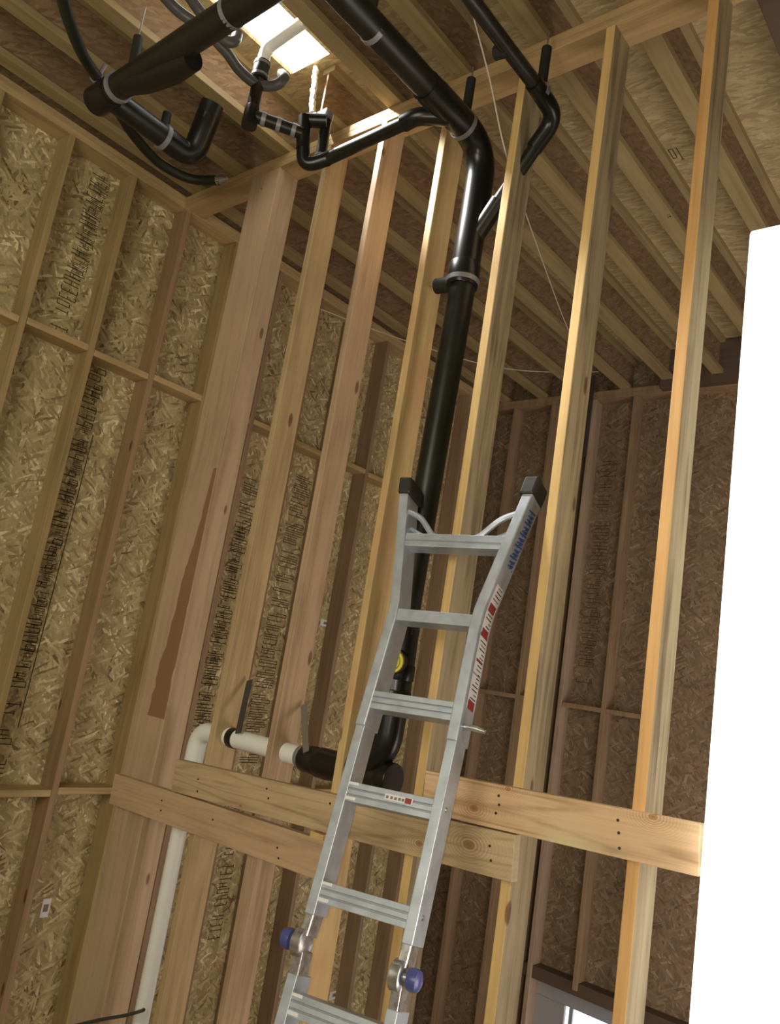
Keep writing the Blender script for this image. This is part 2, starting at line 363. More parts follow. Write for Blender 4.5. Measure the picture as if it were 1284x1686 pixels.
# printed stamping on the sheathing: upright columns of tall thin strokes
def stamps(name, parent, mat, place, length, width, n_cols=1, gap=.0, seed=1, h=.030, keep_p=1.0, long_p=.6):
    rnd = random.Random(seed); bm = bmesh.new()
    def quad(a0, a1, b0, b1):
        vs = [bm.verts.new(place(a, b)) for a, b in ((a0, b0), (a1, b0), (a1, b1), (a0, b1))]
        bm.faces.new(vs)
    for c in range(n_cols):
        t = 0.0; b0 = c*(width+gap); dens = 1
        while t < length:
            if rnd.random() > keep_p: t += h*2.5; continue
            w = width*rnd.choice((.75, 1, 1, 1)); th = .0055 if h > .03 else .004
            k = rnd.random()
            if k < .30: bars = [(0, 0, 1), (h*.55, 0, 1)]; ver = [(.5, 0, h*.55)]
            elif k < .5: bars = [(0, 0, 1)]; ver = [(0, 0, h*.6), (.5, 0, h*.45), (1, 0, h*.6)]
            elif k < .7: bars = [(0, 0, 1), (h*.6, .45, 1)]; ver = [(1, 0, h*.6), (.45, 0, h*.6)]
            elif k < .85: bars = [(h*.25, 0, 1)]; ver = [(1, 0, h*.6)]
            else: bars = [(0, 0, 1), (h*.6, 0, 1)]; ver = [(0, 0, h*.6), (1, 0, h*.6)]
            for (dt, f0, f1) in bars: quad(t+dt, t+dt+th, b0+f0*w, b0+f1*w)
            for (f, d0, d1) in ver: quad(t+d0, t+d1, b0+f*w-th*.5, b0+f*w+th*.5)
            t += h*(1.0 if rnd.random() < .85 else 2.2)
    o = link(name, bm, mat, None); keep(o, parent); return o
xs = XL-.1385
def lw(y, z0): return lambda a, b: V(xs, y+b+.012*a, z0+a)
stamps('printed_marks', wall_left, M['stamp'], lw(2.125, -1.0), 2.5, .10, 1, seed=3, h=.048)
stamps('printed_marks', wall_left, M['stamp'], lw(2.175, -.35), 1.75, .055, 1, seed=4, h=.024)
bm = bmesh.new(); f_ = lw(2.245, -.6); bm.faces.new([bm.verts.new(f_(a, b)) for a, b in ((0, 0), (1.7, .0), (1.7, .006), (0, .006))]); keep(link('printed_line', bm, M['stamp']), wall_left)
stamps('printed_marks', wall_left, M['stamp'], lw(1.865, 1.62), 1.0, .10, 1, seed=5, h=.045)
stamps('printed_marks', wall_left, M['stamp'], lw(1.90, 1.95), .8, .085, 1, seed=6, h=.022)
stamps('printed_marks', wall_left, M['stamp'], lw(3.41, -.8), 2.0, .13, 1, seed=7, h=.034)
stamps('printed_marks', wall_left, M['stamp'], lw(3.44, -.55), 1.4, .07, 1, seed=8, h=.024)
stamps('printed_marks', wall_left, M['stamp'], lw(3.87, -.75), 2.1, .17, 1, seed=9, h=.034)
stamps('printed_marks', wall_left, M['stamp'], lw(3.89, -1.9), .9, .10, 1, seed=10, h=.04)
stamps('printed_marks', wall_back, M['stampfaint'], lambda a, b: V(-3.17+b+.01*a, yb-.0015, .2+a), 1.9, .14, 1, seed=11, h=.06)
stamps('printed_marks', wall_back, M['stampfaint'], lambda a, b: V(-3.10+b, yb-.0015, .35+a), .9, .06, 1, seed=12, h=.03)
stamps('printed_marks', ceiling, M['stamp'], lambda a, b: V(-1.78+a, 3.70+b, ZD-.0015), .16, .11, 1, seed=13, h=.035)
stamps('printed_marks', ceiling, M['stamp'], lambda a, b: V(-1.50+a, 2.62+b, ZD-.0015), .16, .03, 1, seed=14, h=.02)

# left wall framing
def stick(name, lo, hi, mat, label, cat, group=None, bevel=.003, mats=None, side=None):
    c = Vector(((lo[0]+hi[0])/2, (lo[1]+hi[1])/2, lo[2]))
    bm = bmesh.new(); fs = bbox(bm, Vector(lo)-c, Vector(hi)-c)
    if side:
        for i, k in side.items(): fs[i].material_index = k
    o = link(name, bm, mats or mat, None, False, bevel); o.location = c
    return props(o, label, cat, group)
lys = [1.253, 1.659, 2.066, 2.472]
lab = {1.253: ('stud_olive', 'olive brown wall stud in the bottom left corner of the left wall'),
       1.659: ('stud_olive', 'olive wall stud on the left wall, farthest left of those crossing the upper blocking'),
       2.066: ('stud_olive', 'olive brown wall stud on the left wall, left of the long printed strip'),
       2.472: ('stud_brown', 'reddish brown wall stud on the left wall, right of the long printed strip')}
for y in lys:
    stick('wall_stud', (XL-.14, y-.019, .04), (XL, y+.019, ZC+ZT), M[lab[y][0]], lab[y][1], 'stud')
stick('wall_stud', (XL-.14, .827, .04), (XL, .865, ZC+ZT), M['stud_olive'], 'olive wall stud nearest the upper left corner, at the left wall edge', 'stud')
stick('wall_stud', (XL-.14, .42, .04), (XL, .458, ZC+ZT), M['stud_olive'], 'olive wall stud on the left wall leaving the frame under the top left corner', 'stud')
stick('wall_stud', (XL-.14, 2.859, .04), (XL, 2.90, ZC+ZT), M['stud_olive'], 'dark olive wall stud of the left wall running close beside the broad resin-stained post', 'stud')
for i, y in enumerate((3.285, 3.691, 4.097, 4.503, 4.909, 5.315, 5.72, 6.10)):
    stick('wall_stud', (XL-.14, y-.019, .04), (XL, y+.019, ZC+ZT), M['stud_far'], 'brown left wall stud behind the partition, glimpsed between its studs', 'stud', 'left wall studs behind the partition')
for (z, tag) in ((1.543, 'upper'), (-.908, 'lower')):
    ys = [.44, .846]+lys+[2.878, 3.285, 3.691, 4.097, 4.503, 4.909]
    names = {('upper', .846): 'leftmost pale blocking board in the upper row on the left wall',
             ('upper', 1.253): 'pale upper blocking board second from the left on the left wall',
             ('upper', 1.659): 'pale sunlit-looking blocking board right under the short printed strip on the left wall',
             ('upper', 2.066): 'blocking board with a reddish underside in the upper row, above the long printed strip',
             ('upper', 2.472): 'blocking board in the upper row between the reddish stud and the resin-stained post',
             ('lower', 1.659): 'leftmost blocking board in the lower row on the left wall',
             ('lower', 2.066): 'lower-row blocking board of the left wall, second from the brace ends',
             ('lower', 2.472): 'lower-row blocking board of the left wall touching the brace end'}
    for a, b in zip(ys, ys[1:]):
        if tag == 'lower' and a < 1.6: continue
        l = names.get((tag, a)); dz = .0 if ys.index(a) % 2 else -.012
        stick('wall_block', (XL-.14, a+.02, ZC+z-.019+dz), (XL, b-.02, ZC+z+.019+dz), M['plateY'],
              l or ('blocking board of the %s row on the left wall, behind the partition' % tag), 'blocking', None if l else 'left wall %s blocking behind the partition' % tag, mats=[M['plateY']])
for k, z in enumerate((ZT, ZT+.038)):
    stick('top_plate', (XL-.14, YN, ZC+z), (XL, YF+.14, ZC+z+.038), M['plateY'], ('lower' if k == 0 else 'upper')+' long wood top plate along the head of the left wall', 'plate')
stick('rim_board', (XL-.136, YN, ZC+ZJ), (XL-.106, YF+.14, ZC+ZD), M['osb_web'], 'strand board rim above the left wall top plates, beside the ceiling joists', 'rim board', mats=[M['osb_web']])
# far wall framing
for i, (x, mt, l) in enumerate(((-4.04, 'stud_far', 'dim brown stud on the far wall nearest the back left corner'), (-3.63, 'stud_far', 'dim brown stud on the far wall seen left of the broad grey-faced partition stud'),
                                (-3.225, 'stud_far_pale', 'pale pinkish stud on the far wall with a dark strip at its top'), (-2.84, 'stud_far', 'brown stud on the far wall right of the faint printed strip'),
                                (-2.43, 'stud_far', 'brown stud on the far wall hidden by the orange-edged partition stud'), (-2.03, 'stud_far', 'brown stud on the far wall near the glowing panel edge'))):
    zb = ZC-2.05 if x in (-2.84, -2.43, -2.03) else .04
    if x < -2.1: stick('wall_stud', (x-.019, YF, zb), (x+.019, YF+.14, ZC+ZT), M[mt], l, 'stud')
stick('wall_stud', (-3.335, YF+.03, .04), (-3.297, YF+.14, ZC+ZT), M['stud_far'], 'darker stud doubled against the pale pinkish stud on the far wall', 'stud')
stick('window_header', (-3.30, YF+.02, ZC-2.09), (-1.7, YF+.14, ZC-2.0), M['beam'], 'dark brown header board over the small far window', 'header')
for k, z in enumerate((ZT, ZT+.038)):
    stick('top_plate', (XL, YF, ZC+z), (XR, YF+.14, ZC+z+.038), M['stud_far'], ('lower' if k == 0 else 'upper')+' dim wood top plate along the head of the far wall', 'plate')
stick('ceiling_beam_or_shade', (-2.60, YF-.09, ZC+ZT+.005), (XR, YF-.01, ZC+3.03), M['beam'], 'dark brown bar for the shaded gap along the top of the far wall by the glowing panel', 'beam')  # dark bar stands in for shade above the far wall plates
for x0, x1 in ((-4.02, -3.65), (-3.61, -3.36), (-3.2, -2.86), (-2.82, -2.45)):
    nm = {-4.02: 'blocking board on the far wall in the bay nearest the back left corner', -3.61: 'blocking board on the far wall just left of the pale stud',
          -3.2: 'blocking board on the far wall just under the faint printed strip', -2.82: 'blocking board on the far wall behind the orange-edged partition stud'}[x0]
    stick('wall_block', (x0, YF, ZC-.02), (x1, YF+.14, ZC+.018), M['stud_far'], nm, 'blocking')
# partition framing
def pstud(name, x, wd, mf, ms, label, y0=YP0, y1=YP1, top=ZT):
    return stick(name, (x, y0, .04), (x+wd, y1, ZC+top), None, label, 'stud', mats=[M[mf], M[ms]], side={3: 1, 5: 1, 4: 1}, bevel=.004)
P_ = [(-3.607, .243, 'post', 'post', 'broad pinkish tan post with a dark resin stain at the left end of the partition'),
      (-3.004, .038, 'tan', 'tan', 'tan partition stud just right of the broad stained post'),
      (-2.611, .038, 'pink', 'pink', 'pinkish partition stud with a sunlit white streak at its top left edge'),
      (-2.208, .038, 'yellow', 'yellow', 'yellow waney-edged partition stud left of the black drain stack'),
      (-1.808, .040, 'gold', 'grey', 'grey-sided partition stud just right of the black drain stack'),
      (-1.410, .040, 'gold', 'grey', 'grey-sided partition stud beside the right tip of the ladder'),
      (-1.001, .041, 'orange', 'grey', 'orange-edged partition stud nearest the glowing white panel')]
PS = []
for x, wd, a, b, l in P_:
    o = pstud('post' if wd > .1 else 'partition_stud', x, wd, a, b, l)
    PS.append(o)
    if wd > .1: o['category'] = 'post'
for k, z in enumerate((ZT, ZT+.038)):
    stick('top_plate', (XL, YP0, ZC+z), (.6, YP1, ZC+z+.037), M['plate'], ('lower, face-down' if k == 0 else 'upper')+' tan top plate board of the stud partition', 'plate')

# ceiling joists
def joist(x, y0, y1, label):
    r = root('ceiling_joist', (x, y0, ZC+ZJ), label, 'joist')
    f = .044
    for nm, lo, hi, mt in (('bottom_flange', (x-f, y0, ZC+ZJ), (x+f, y1, ZC+ZJ+.038), 'flange'), ('top_flange', (x-f, y0, ZC+ZD-.038), (x+f, y1, ZC+ZD), 'flange'),
                           ('web', (x-.006, y0, ZC+ZJ+.038), (x+.006, y1, ZC+ZD-.038), 'osb_web')):
        bm = bmesh.new(); bbox(bm, lo, hi); keep(link(nm, bm, M[mt], None, False, .002 if nm != 'web' else 0), r)
JL = {-.494: 'meeting the partition between the two rightmost studs',
      -.647: 'passing over the partition left of the ladder-tip stud', -.799: 'right of the big black drain run under the ceiling',
      -.951: 'along the right side of the bright floor opening', -1.255: 'along the left side of the bright floor opening',
      -1.407: 'crossing under the end of the thick black pipe at upper left', -1.56: 'nearest the left wall',
      -.19: 'beyond the upper right corner', -.04: 'right of the camera', .11: 'far right over the glowing panel'}
for k in JL:
    joist(k*2.67, YN+.02, YF+.13, 'wooden I-shaped ceiling joist '+JL[k])
stick('ceiling_beam_or_shade', (-.905, YN+.02, ZC+ZJ), (-.77, YF+.13, ZC+ZD), M['beam'], 'dark brown solid beam under the ceiling at the top right corner', 'beam')
joist(-2.945, 2.30, YF+.13, 'wooden I-shaped ceiling joist cut short behind the bright floor opening')

# braces across the partition
def board(px_l, px_r, h, mat, name, label, y=YP0-.019, ends=True, nails=()):
    a = onY(*px_l, YP0-.038); b = onY(*px_r, YP0-.038); c = (a+b)/2; d = b-a; L_ = d.length
    r = root(name, (c.x, YP0-.019, c.z), label, 'board')
    r.rotation_euler = (0, -math.atan2(d.z, math.hypot(d.x, d.y)), 0); bpy.context.view_layer.update()
    bm = bmesh.new(); fs = bbox(bm, (-L_/2, -.019, -h/2), (L_/2, .0185, h/2)); fs[3].material_index = 1; fs[5].material_index = 1
    o = link('plank', bm, [mat, M['endgrain']], r, False, .003)
    for (f, g) in nails:
        bm = bmesh.new(); p = Vector((f*L_/2, -.0195, g*h/2)); tube(bm, [p+Vector((0, .004, 0)), p-Vector((0, .0015, 0))], .0045, 8)
        link('nail_head', bm, M['nail'], r)
board((184, 1298), (548, 1424), .142, M['brace_a'], 'brace_board', 'lowest reddish brace board nailed across the post and left studs', nails=((-.45, .3), (-.44, -.3), (.05, .2), (.6, -.1), (.62, -.6)))
board((286, 1276), (845, 1414), .142, M['brace_b'], 'brace_board', 'middle pale ringed brace board passing behind the ladder, its end grain showing', nails=((-.8, .1), (-.79, -.6), (-.3, .5), (-.28, 0), (.1, .5), (.12, -.1), (.9, .3), (.91, -.3)))
board((697, 1302), (1152, 1400), .138, M['brace_c'], 'brace_board', 'cream and orange brace board on the right running to the glowing white panel', nails=((-.35, .1), (-.37, -.3), (-.36, .5), (.5, .5), (.51, 0), (.52, -.6)))
q = onY(525, 1380, YP0-.02)
stick('shim_block', (q.x-.035, YP0-.037, q.z-.015), (q.x+.035, YP0-.001, q.z+.02), M['gold'], 'small pale wood block between the two lower brace boards beside the ladder', 'block')

# far window, and the white panel at right that is made to glow
bm = bmesh.new(); fw = .27
for lo, hi in (((wx0, yb-.01, wz1-.13), (wx1, yb+.05, wz1)), ((wx0, yb-.01, wz0+.1), (wx0+fw, yb+.05, wz1-.13)), ((wx1-.1, yb-.01, wz0+.1), (wx1, yb+.05, wz1-.13)), ((wx0, yb-.01, wz0), (wx1, yb+.05, wz0+.1))): bbox(bm, lo, hi)
win1 = props(link('window_1', bm, M['frame'], None, False, .006), kind='structure')
bm = bmesh.new(); bbox(bm, (wx0+fw, yb+.02, wz0+.1), (wx1-.1, yb+.03, wz1-.13)); keep(link('pane', bm, M['glass1']), win1)
bm = bmesh.new(); bbox(bm, (wx0+fw+.035, yb-.002, wz0+.1), (wx0+fw+.065, yb+.018, wz1-.13)); keep(link('mullion', bm, M['frame']), win1)
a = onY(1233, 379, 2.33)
bm = bmesh.new(); bbox(bm, (a.x, 2.33, ZC-2.6), (.5, 2.36, a.z)); props(link('glowing_panel', bm, M['panel_glow'], None, False, .012), kind='structure')  # blank white sheet in front of the studs, given an added glow

# ------------------------------------------------------------------ black drain plumbing
A, AF = M['abs'], M['absfit']
def hub(parent, c, d, r, l=.045, name='coupling', mat=None):
    d = Vector(d).normalized(); c = Vector(c)
    return part_tube(name, [c-d*l, c-d*(l-.004), c+d*(l-.004), c+d*l], [r*.97, r, r, r*.97], mat or AF, parent)
def ring(parent, c, d, r, w=.014):
    d = Vector(d).normalized(); c = Vector(c)
    return part_tube('band', [c-d*w, c+d*w], r, M['band'], parent, 24)
R4, R2 = .057, .030
st = root('drain_stack', V(-2.03, 2.496, -.4), 'tall thick black plastic drain stack rising inside the partition and turning under the ceiling joists', 'pipe')
top = V(-2.005, 2.496, 2.365)
part_tube('stack_pipe', [V(-2.030, 2.496, .22), V(-1.992, 2.496, 1.80)], R4, A, st, 28)
part_tube('elbow', bend([V(-1.992, 2.496, 1.98), V(-1.99, 2.496, 2.365), V(-1.995, 2.12, 2.365)], .22, 10), R4*1.10, AF, st, 28)
part_tube('ceiling_run', [V(-1.995, 2.16, 2.365), V(-2.005, -1.2, 2.365)], R4, A, st, 28)
part_tube('wye', [V(-2.0, 2.06, 2.365), V(-1.995, 2.22, 2.365)], R4*1.12, AF, st, 28)
part_tube('wye', [V(-1.998, 2.496, 1.70), V(-1.992, 2.496, 2.0)], R4*1.10, AF, st, 28)
hub(st, V(-1.999, 2.496, 1.73), (0, 0, 1), R4*1.22, .055)
# 2 inch branch from the right
e2 = V(-1.637, 2.5, 2.39)
part_tube('branch_pipe', [V(-1.637, -.9, 2.43), V(-1.637, 2.33, 2.41)], R2, A, st)
part_tube('branch_elbow', bend([V(-1.637, 2.30, 2.41), V(-1.637, 2.5, 2.39), V(-1.73, 2.5, 2.27)], .10), R2*1.22, AF, st)
part_tube('branch_pipe', [V(-1.70, 2.5, 2.305), V(-1.965, 2.5, 1.93)], R2, A, st)
part_tube('branch_wye', [V(-1.87, 2.5, 2.06), V(-1.99, 2.496, 1.88)], R2*1.3, AF, st)
# foot of the stack: couplings, clean-out, elbow, horizontal run
hub(st, V(-2.028, 2.496, .215), (0, 0, 1), R4*1.16, .05)
part_tube('cleanout_tee', [V(-2.022, 2.496, -.10), V(-2.026, 2.496, .19)], R4*1.12, AF, st, 28)
hub(st, V(-2.024, 2.496, .02), (0, 0, 1), R4*1.2, .03)
hub(st, V(-2.022, 2.496, -.10), (0, 0, 1), R4*1.16, .05)
cb_ = onY(645, 1088, 2.405); cn = (cb_-V(-2.024, 2.496, .062)).normalized(); cb_ = cb_ - cn*.05
hub(st, cb_ + cn*.012, cn, .052, .03, 'cleanout_neck')
cap = hub(st, cb_ + cn*.047, cn, .047, .008, 'cleanout_plug', M['yellowcap']); cap['label'] = 'round yellow plug'
bm = bmesh.new()
tm = cb_ + cn*.0565; sx_ = Vector((-cn.y, cn.x, 0))
for r_ in (.034, .018):
    pts = [tm + (sx_*math.cos(t*math.pi/8)+Vector((0, 0, 1))*math.sin(t*math.pi/8))*r_ for t in range(-6, 9)]
    tube(bm, pts, .0022, 6)
o = link('plug_ridge', bm, M['yellowmark']); keep(o, st)
part_tube('foot_elbow', bend([V(-2.02, 2.496, -.12), V(-2.025, 2.496, -.30), V(-2.20, 2.50, -.39), V(-2.34, 2.505, -.39)], .16, 10), R4*1.06, AF, st, 28)
part_tube('foot_run', [V(-2.42, 2.51, -.39), V(-1.99, 2.51, -.385)], R4*.98, A, st, 24)
hub(st, V(-2.00, 2.51, -.385), (1, 0, 0), R4*1.14, .028)
hub(st, V(-2.41, 2.51, -.392), (1, 0, 0), R4*.96, .05)
hub(st, V(-2.335, 2.51, -.392), (1, 0, 0), R4*1.08, .035)
# bathtub waste joining the run
part_tube('waste_pipe', [V(-2.66, 2.125, 2.265), V(-2.14, 2.145, 2.31)], R2, A, st)
part_tube('waste_elbow', bend([V(-2.17, 2.143, 2.308), V(-2.10, 2.146, 2.32), V(-2.0, 2.23, 2.335)], .07), R2*1.25, AF, st)
part_tube('trap', bend([V(-2.70, 2.035, 2.37), V(-2.705, 2.075, 2.225), V(-2.60, 2.13, 2.27)], .085, 10), R2*1.05, AF, st)
part_tube('waste_riser', [V(-2.66, 2.13, 2.29), V(-2.66, 2.12, 2.50)], R2*.85, A, st)
hub(st, V(-2.66, 2.12, 2.505), (0, 0, 1), R2*1.0, .018, 'grey_cap', M['band'])
part_tube('waste_riser', [V(-2.70, 2.05, 2.30), V(-2.705, 2.03, 2.46)], R2*1.05, AF, st)
part_tube('cross_pipe', [V(-2.705, 2.04, 2.45), V(-2.63, 2.10, 2.46)], R2*1.05, AF, st)
part_tube('cross_pipe', [V(-2.835, 1.835, 2.38), V(-2.70, 2.03, 2.37)], R2*.95, A, st)
for t in (.22, .52, .82):
    p = V(-2.835, 1.835, 2.38).lerp(V(-2.70, 2.03, 2.37), t); ring(st, p, (.135, .195, -.01), R2*1.06, .010)
part_tube('drop_pipe', [V(-2.84, 1.833, 2.34), V(-2.84, 1.833, 2.58)], R2, A, st)
hub(st, V(-2.84, 1.833, 2.37), (0, 0, 1), R2*1.18, .05, 'tee')
hub(st, V(-2.84, 1.833, 2.615), (0, 0, 1), R2*1.3, .045, 'rubber_coupling', M['rubber'])
for dz in (.585, .645): ring(st, V(-2.84, 1.833, 2+dz), (0, 0, 1), R2*1.36, .006)
o = part_tube('white_pipe', bend([V(-2.84, 1.833, 2.64), V(-2.84, 1.833, 2.74), V(-2.60, 1.84, 2.78)], .06), R2*.95, M['pvc'], st); o['label'] = 'white plastic pipe'
ring(st, V(-2.66, 2.126, 2.30), (0, 0, 1), R2*.9, .006)
ring(st, V(-2.61, 2.127, 2.27), (1, 0, .1), R2*1.1, .006)
# white soil pipe at the foot
wp = root('soil_pipe', V(-3.2, 2.51, -2), 'white plastic pipe coming up beside the stained post and bending right behind the studs', 'pipe')
part_tube('pipe', [V(-3.185, 2.51, -4.1), V(-3.185, 2.51, -.55)], .036, M['pvc'], wp)
part_tube('elbow', bend([V(-3.185, 2.51, -.62), V(-3.18, 2.51, -.40), V(-3.02, 2.51, -.39)], .12), .045, M['pvc'], wp)
part_tube('pipe', [V(-3.06, 2.51, -.39), V(-2.45, 2.51, -.39)], .042, M['pvc'], wp)
hub(wp, V(-2.925, 2.51, -.39), (1, 0, 0), .0465, .02)
hub(wp, V(-2.475, 2.51, -.39), (1, 0, 0), .047, .012, 'grey_ring', M['band'])

# drain at upper left
ul = root('drain_pipe', V(-3.3, 1.385, 2.35), 'thick black drain pipe at upper left ending in a blunt capped fitting', 'pipe')
part_tube('pipe', [V(-3.31, 1.385, 2.35), V(-2.10, 1.385, 2.36)], R4, A, ul, 28)
part_tube('end_fitting', [V(-3.42, 1.385, 2.35), V(-3.41, 1.385, 2.35), V(-3.28, 1.385, 2.35), V(-3.27, 1.385, 2.35)], [R4*.9, R4*1.15, R4*1.15, R4*1.05], AF, ul, 28)
part_tube('wye', bend([V(-3.16, 1.385, 2.345), onZ(262, 122, 2.33), onZ(318, 96, 2.32)], .10), [R4*.9]+[R4*1.08]*8+[R4*.85], AF, ul)
part_tube('side_branch', [V(-3.32, 1.40, 2.35), V(-3.33, 1.76, 2.35)], R4*.95, A, ul, 28)
part_tube('riser_elbow', bend([V(-3.33, 1.70, 2.35), V(-3.31, 1.86, 2.33), V(-3.215, 1.84, 2.53)], .13, 10), R4*1.02, AF, ul, 28)
part_tube('riser', [V(-3.24, 1.845, 2.48), V(-3.20, 1.838, 2.585)], R4*.98, A, ul, 28, .86)

# hangers
def hanger(base, top_, pipe_c, pipe_d, pr, label, rod=None, sr=.021):
    r = root('pipe_hanger', base, label, 'hanger')
    part_tube('standoff', [base, top_], sr, M['foam'], r, 12)
    if rod is not None: part_tube('rod', [top_, rod], .004, M['steel'], r, 6)
    ring(r, pipe_c, pipe_d, pr*1.03, .011)
hanger(V(-3.13, 1.385, 2.39), V(-3.155, 1.385, 2.58), V(-3.225, 1.385, 2.35), (1, 0, 0), R4*1.13, 'black stand-off hanger with a grey band above the blunt end of the upper left drain', V(-3.16, 1.385, 2.745))
p = onZ(383, 22, 2.36)
hanger(V(p.x, 1.385, 2.41), V(p.x, 1.385, 2.60), V(p.x, 1.385, 2.36), (1, 0, 0), R4*1.02, 'grey banded hanger on the thick upper left drain beside the bright opening', V(p.x, 1.385, 2.745))
hanger(V(-3.33, 1.69, 2.38), V(-3.33, 1.69, 2.475), V(-3.33, 1.70, 2.35), (0, 1, 0), R4*1.08, 'short black hanger with a grey band at the turned-up end of the upper left drain', None)
hanger(V(-1.995, 2.335, 2.40), V(-1.995, 2.335, 2.60), V(-1.995, 2.33, 2.365), (0, 1, 0), R4*1.13, 'black stand-off hanger with a grey band where the drain stack bends under the ceiling', V(-1.995, 2.335, 2.665))
hanger(V(-2.0, 1.70, 2.40), V(-2.0, 1.70, 2.62), V(-2.0, 1.73, 2.365), (0, 1, 0), R4*1.02, 'black hanger with a grey band on the thick ceiling run near the top edge', V(-2.0, 1.70, 2.745))
hanger(V(-1.637, 2.36, 2.42), V(-1.637, 2.36, 2.62), V(-1.637, 2.36, 2.41), (0, 1, -.05), R2*1.28, 'black stand-off hanger with a grey band on the thinner right-hand branch pipe', V(-1.637, 2.36, 2.70))
hanger(V(-2.05, 2.49, 1.70), V(-2.13, 2.48, 1.70), V(-1.999, 2.496, 1.70), (0, 0, 1), R4*1.25, 'sideways black hanger with a grey band holding the drain stack to the yellow stud', V(-2.168, 2.475, 1.705), .034)
p = onX(806, 92, -1.72)
thing_tube('pipe_stub', [p+Vector((.03, 0, .0)), p+Vector((.09, 0, -.01))], .028, M['foam'], 'short black stub on the side of the thinner right-hand branch pipe', 'pipe', 12)

# flexible hoses
hz = 2.50
bmh = smoothpath([onZ(96, -30, hz), onZ(112, 30, hz), onZ(135, 88, hz), onZ(165, 135, hz), onZ(196, 185, hz), onZ(222, 225, hz), onZ(262, 268, hz), onZ(312, 294, hz), onZ(362, 297, hz)])
hs = root('black_hose', bmh[0], 'black flexible hose curving down past the blunt pipe end to a metal tip', 'hose')
part_tube('hose', bmh, .026, M['hose'], hs, 14)
part_tube('tip', [onZ(358, 297, hz), onZ(368, 296, hz), onZ(374, 294, hz)], [.028, .022, .008], M['steel'], hs, 10)
p = onZ(160, 129, hz); d_ = onZ(172, 146, hz)-onZ(150, 112, hz); ring(hs, p, d_, .030, .012)
part_tube('clip', [p, p+Vector((.0, .02, .09))], .010, M['band'], hs, 8)
thing_tube('grey_hose', smoothpath([onZ(250, -30, 2.62), onZ(290, 15, 2.62), onZ(335, 48, 2.60), onZ(372, 85, 2.58), (onZ(392, 113, 2.56)), onZ(420, 137, 2.54), onZ(450, 141, 2.56), onZ(468, 130, 2.60), onZ(464, 122, 2.66)]), .024, M['greyhose'],
           'dark grey hose hooking upward in front of the pale floor opening edge', 'hose', 14)
thing_tube('grey_hose', smoothpath([onZ(296, -30, 2.62), onZ(326, 15, 2.62), onZ(350, 42, 2.60), onZ(370, 66, 2.58), onZ(386, 68, 2.60), onZ(391, 56, 2.66)]), .024, M['greyhose'],
           'shorter grey hose with a pale shiny bend tucked behind the thick upper left drain', 'hose', 14)
# spray foam dribble
pts = []; a = onZ(521, 112, 3.04); b = onY(513, 186, 2.16)
for k in range(24):
    t = k/23; pts.append(a.lerp(b, t)+Vector((random.uniform(-1, 1), random.uniform(-1, 1), 0))*.005)
bm = bmesh.new(); tube(bm, pts, [random.uniform(.010, .018) for _ in pts], 8)
props(link('spray_foam_strand', bm, M['spray'], None, True), 'lumpy pale strand of spray foam hanging from the ceiling by the bright opening', 'foam')
bm = bmesh.new(); bbox(bm, (-.045, -.02, -.025), (.045, .02, .03)); o = link('strap_clip', bm, M['strapg'], None, False, .01); o.location = onY(513, 200, 2.13)
props(o, 'grey metal clip gathered around the black riser tops under the foam strand', 'clip')

# strings
s1 = [onY(780, 30, 2.1), onY(806, 130, 2.25), onY(832, 250, 2.41), onY(865, 350, 3.0), onY(893, 430, 3.7), onY(930, 530, 4.7), onY(962, 600, 5.5)]
thing_tube('string', smoothpath(s1), .0035, M['string'], 'pale string dropping from the ceiling and slanting back between the studs', 'string', 6)
s2 = [onX(528, 509, -4.2), onY(600, 537, 4.1), onY(665, 560, 4.5), onY(735, 583, 4.9), onY(800, 601, 5.2), onY(860, 610, 5.5), onY(930, 613, 5.8), onY(985, 612, 6.05)]
thing_tube('string', smoothpath(s2), .0042, M['string'], 'pale string sagging along the top of the back walls', 'string', 6)
# dark slot strap on the far wall, cable at the bottom, metal straps by the white pipe
def strap(name, a, b, wd, th, mat, label, cat, across=(1, 0, 0)):
    a = Vector(a); b = Vector(b); z = (b-a).normalized(); x = Vector(across); x = (x-z*x.dot(z)).normalized(); y = z.cross(x)
    Mx = Matrix((x, y, z)).transposed().to_4x4(); L_ = (b-a).length
    bm = bmesh.new(); bbox(bm, (-wd/2, -th/2, 0), (wd/2, th/2, L_)); o = link(name, bm, mat, None, False, .001)
    o.matrix_world = Matrix.Translation(a) @ Mx; return props(o, label, cat)
strap('dark_strip', onY(978, 618, YF-.02), onY(962, 752, YF-.02), .03, .012, M['strap'], 'narrow dark strip running down the pale stud on the far wall', 'strip')
strap('metal_strap', onY(411, 1120, 2.55), onY(392, 1207, 2.46), .035, .004, M['strap'], 'dark metal strap dropping to the white pipe between the tan and pinkish studs', 'strap')
strap('metal_strap', onY(500, 1160, 2.55), onY(504, 1238, 2.46), .03, .004, M['strapg'], 'grey metal strap holding the joint of white and black pipe', 'strap')
thing_tube('cable', smoothpath([onY(110, 1692, 2.40), onY(160, 1680, 2.40), onY(205, 1672, 2.40), onY(234, 1664, 2.42), onY(236, 1662, 2.46)]), .007, M['strap'], 'thin dark cable crossing the foot of the post by the white pipe', 'cable', 8)
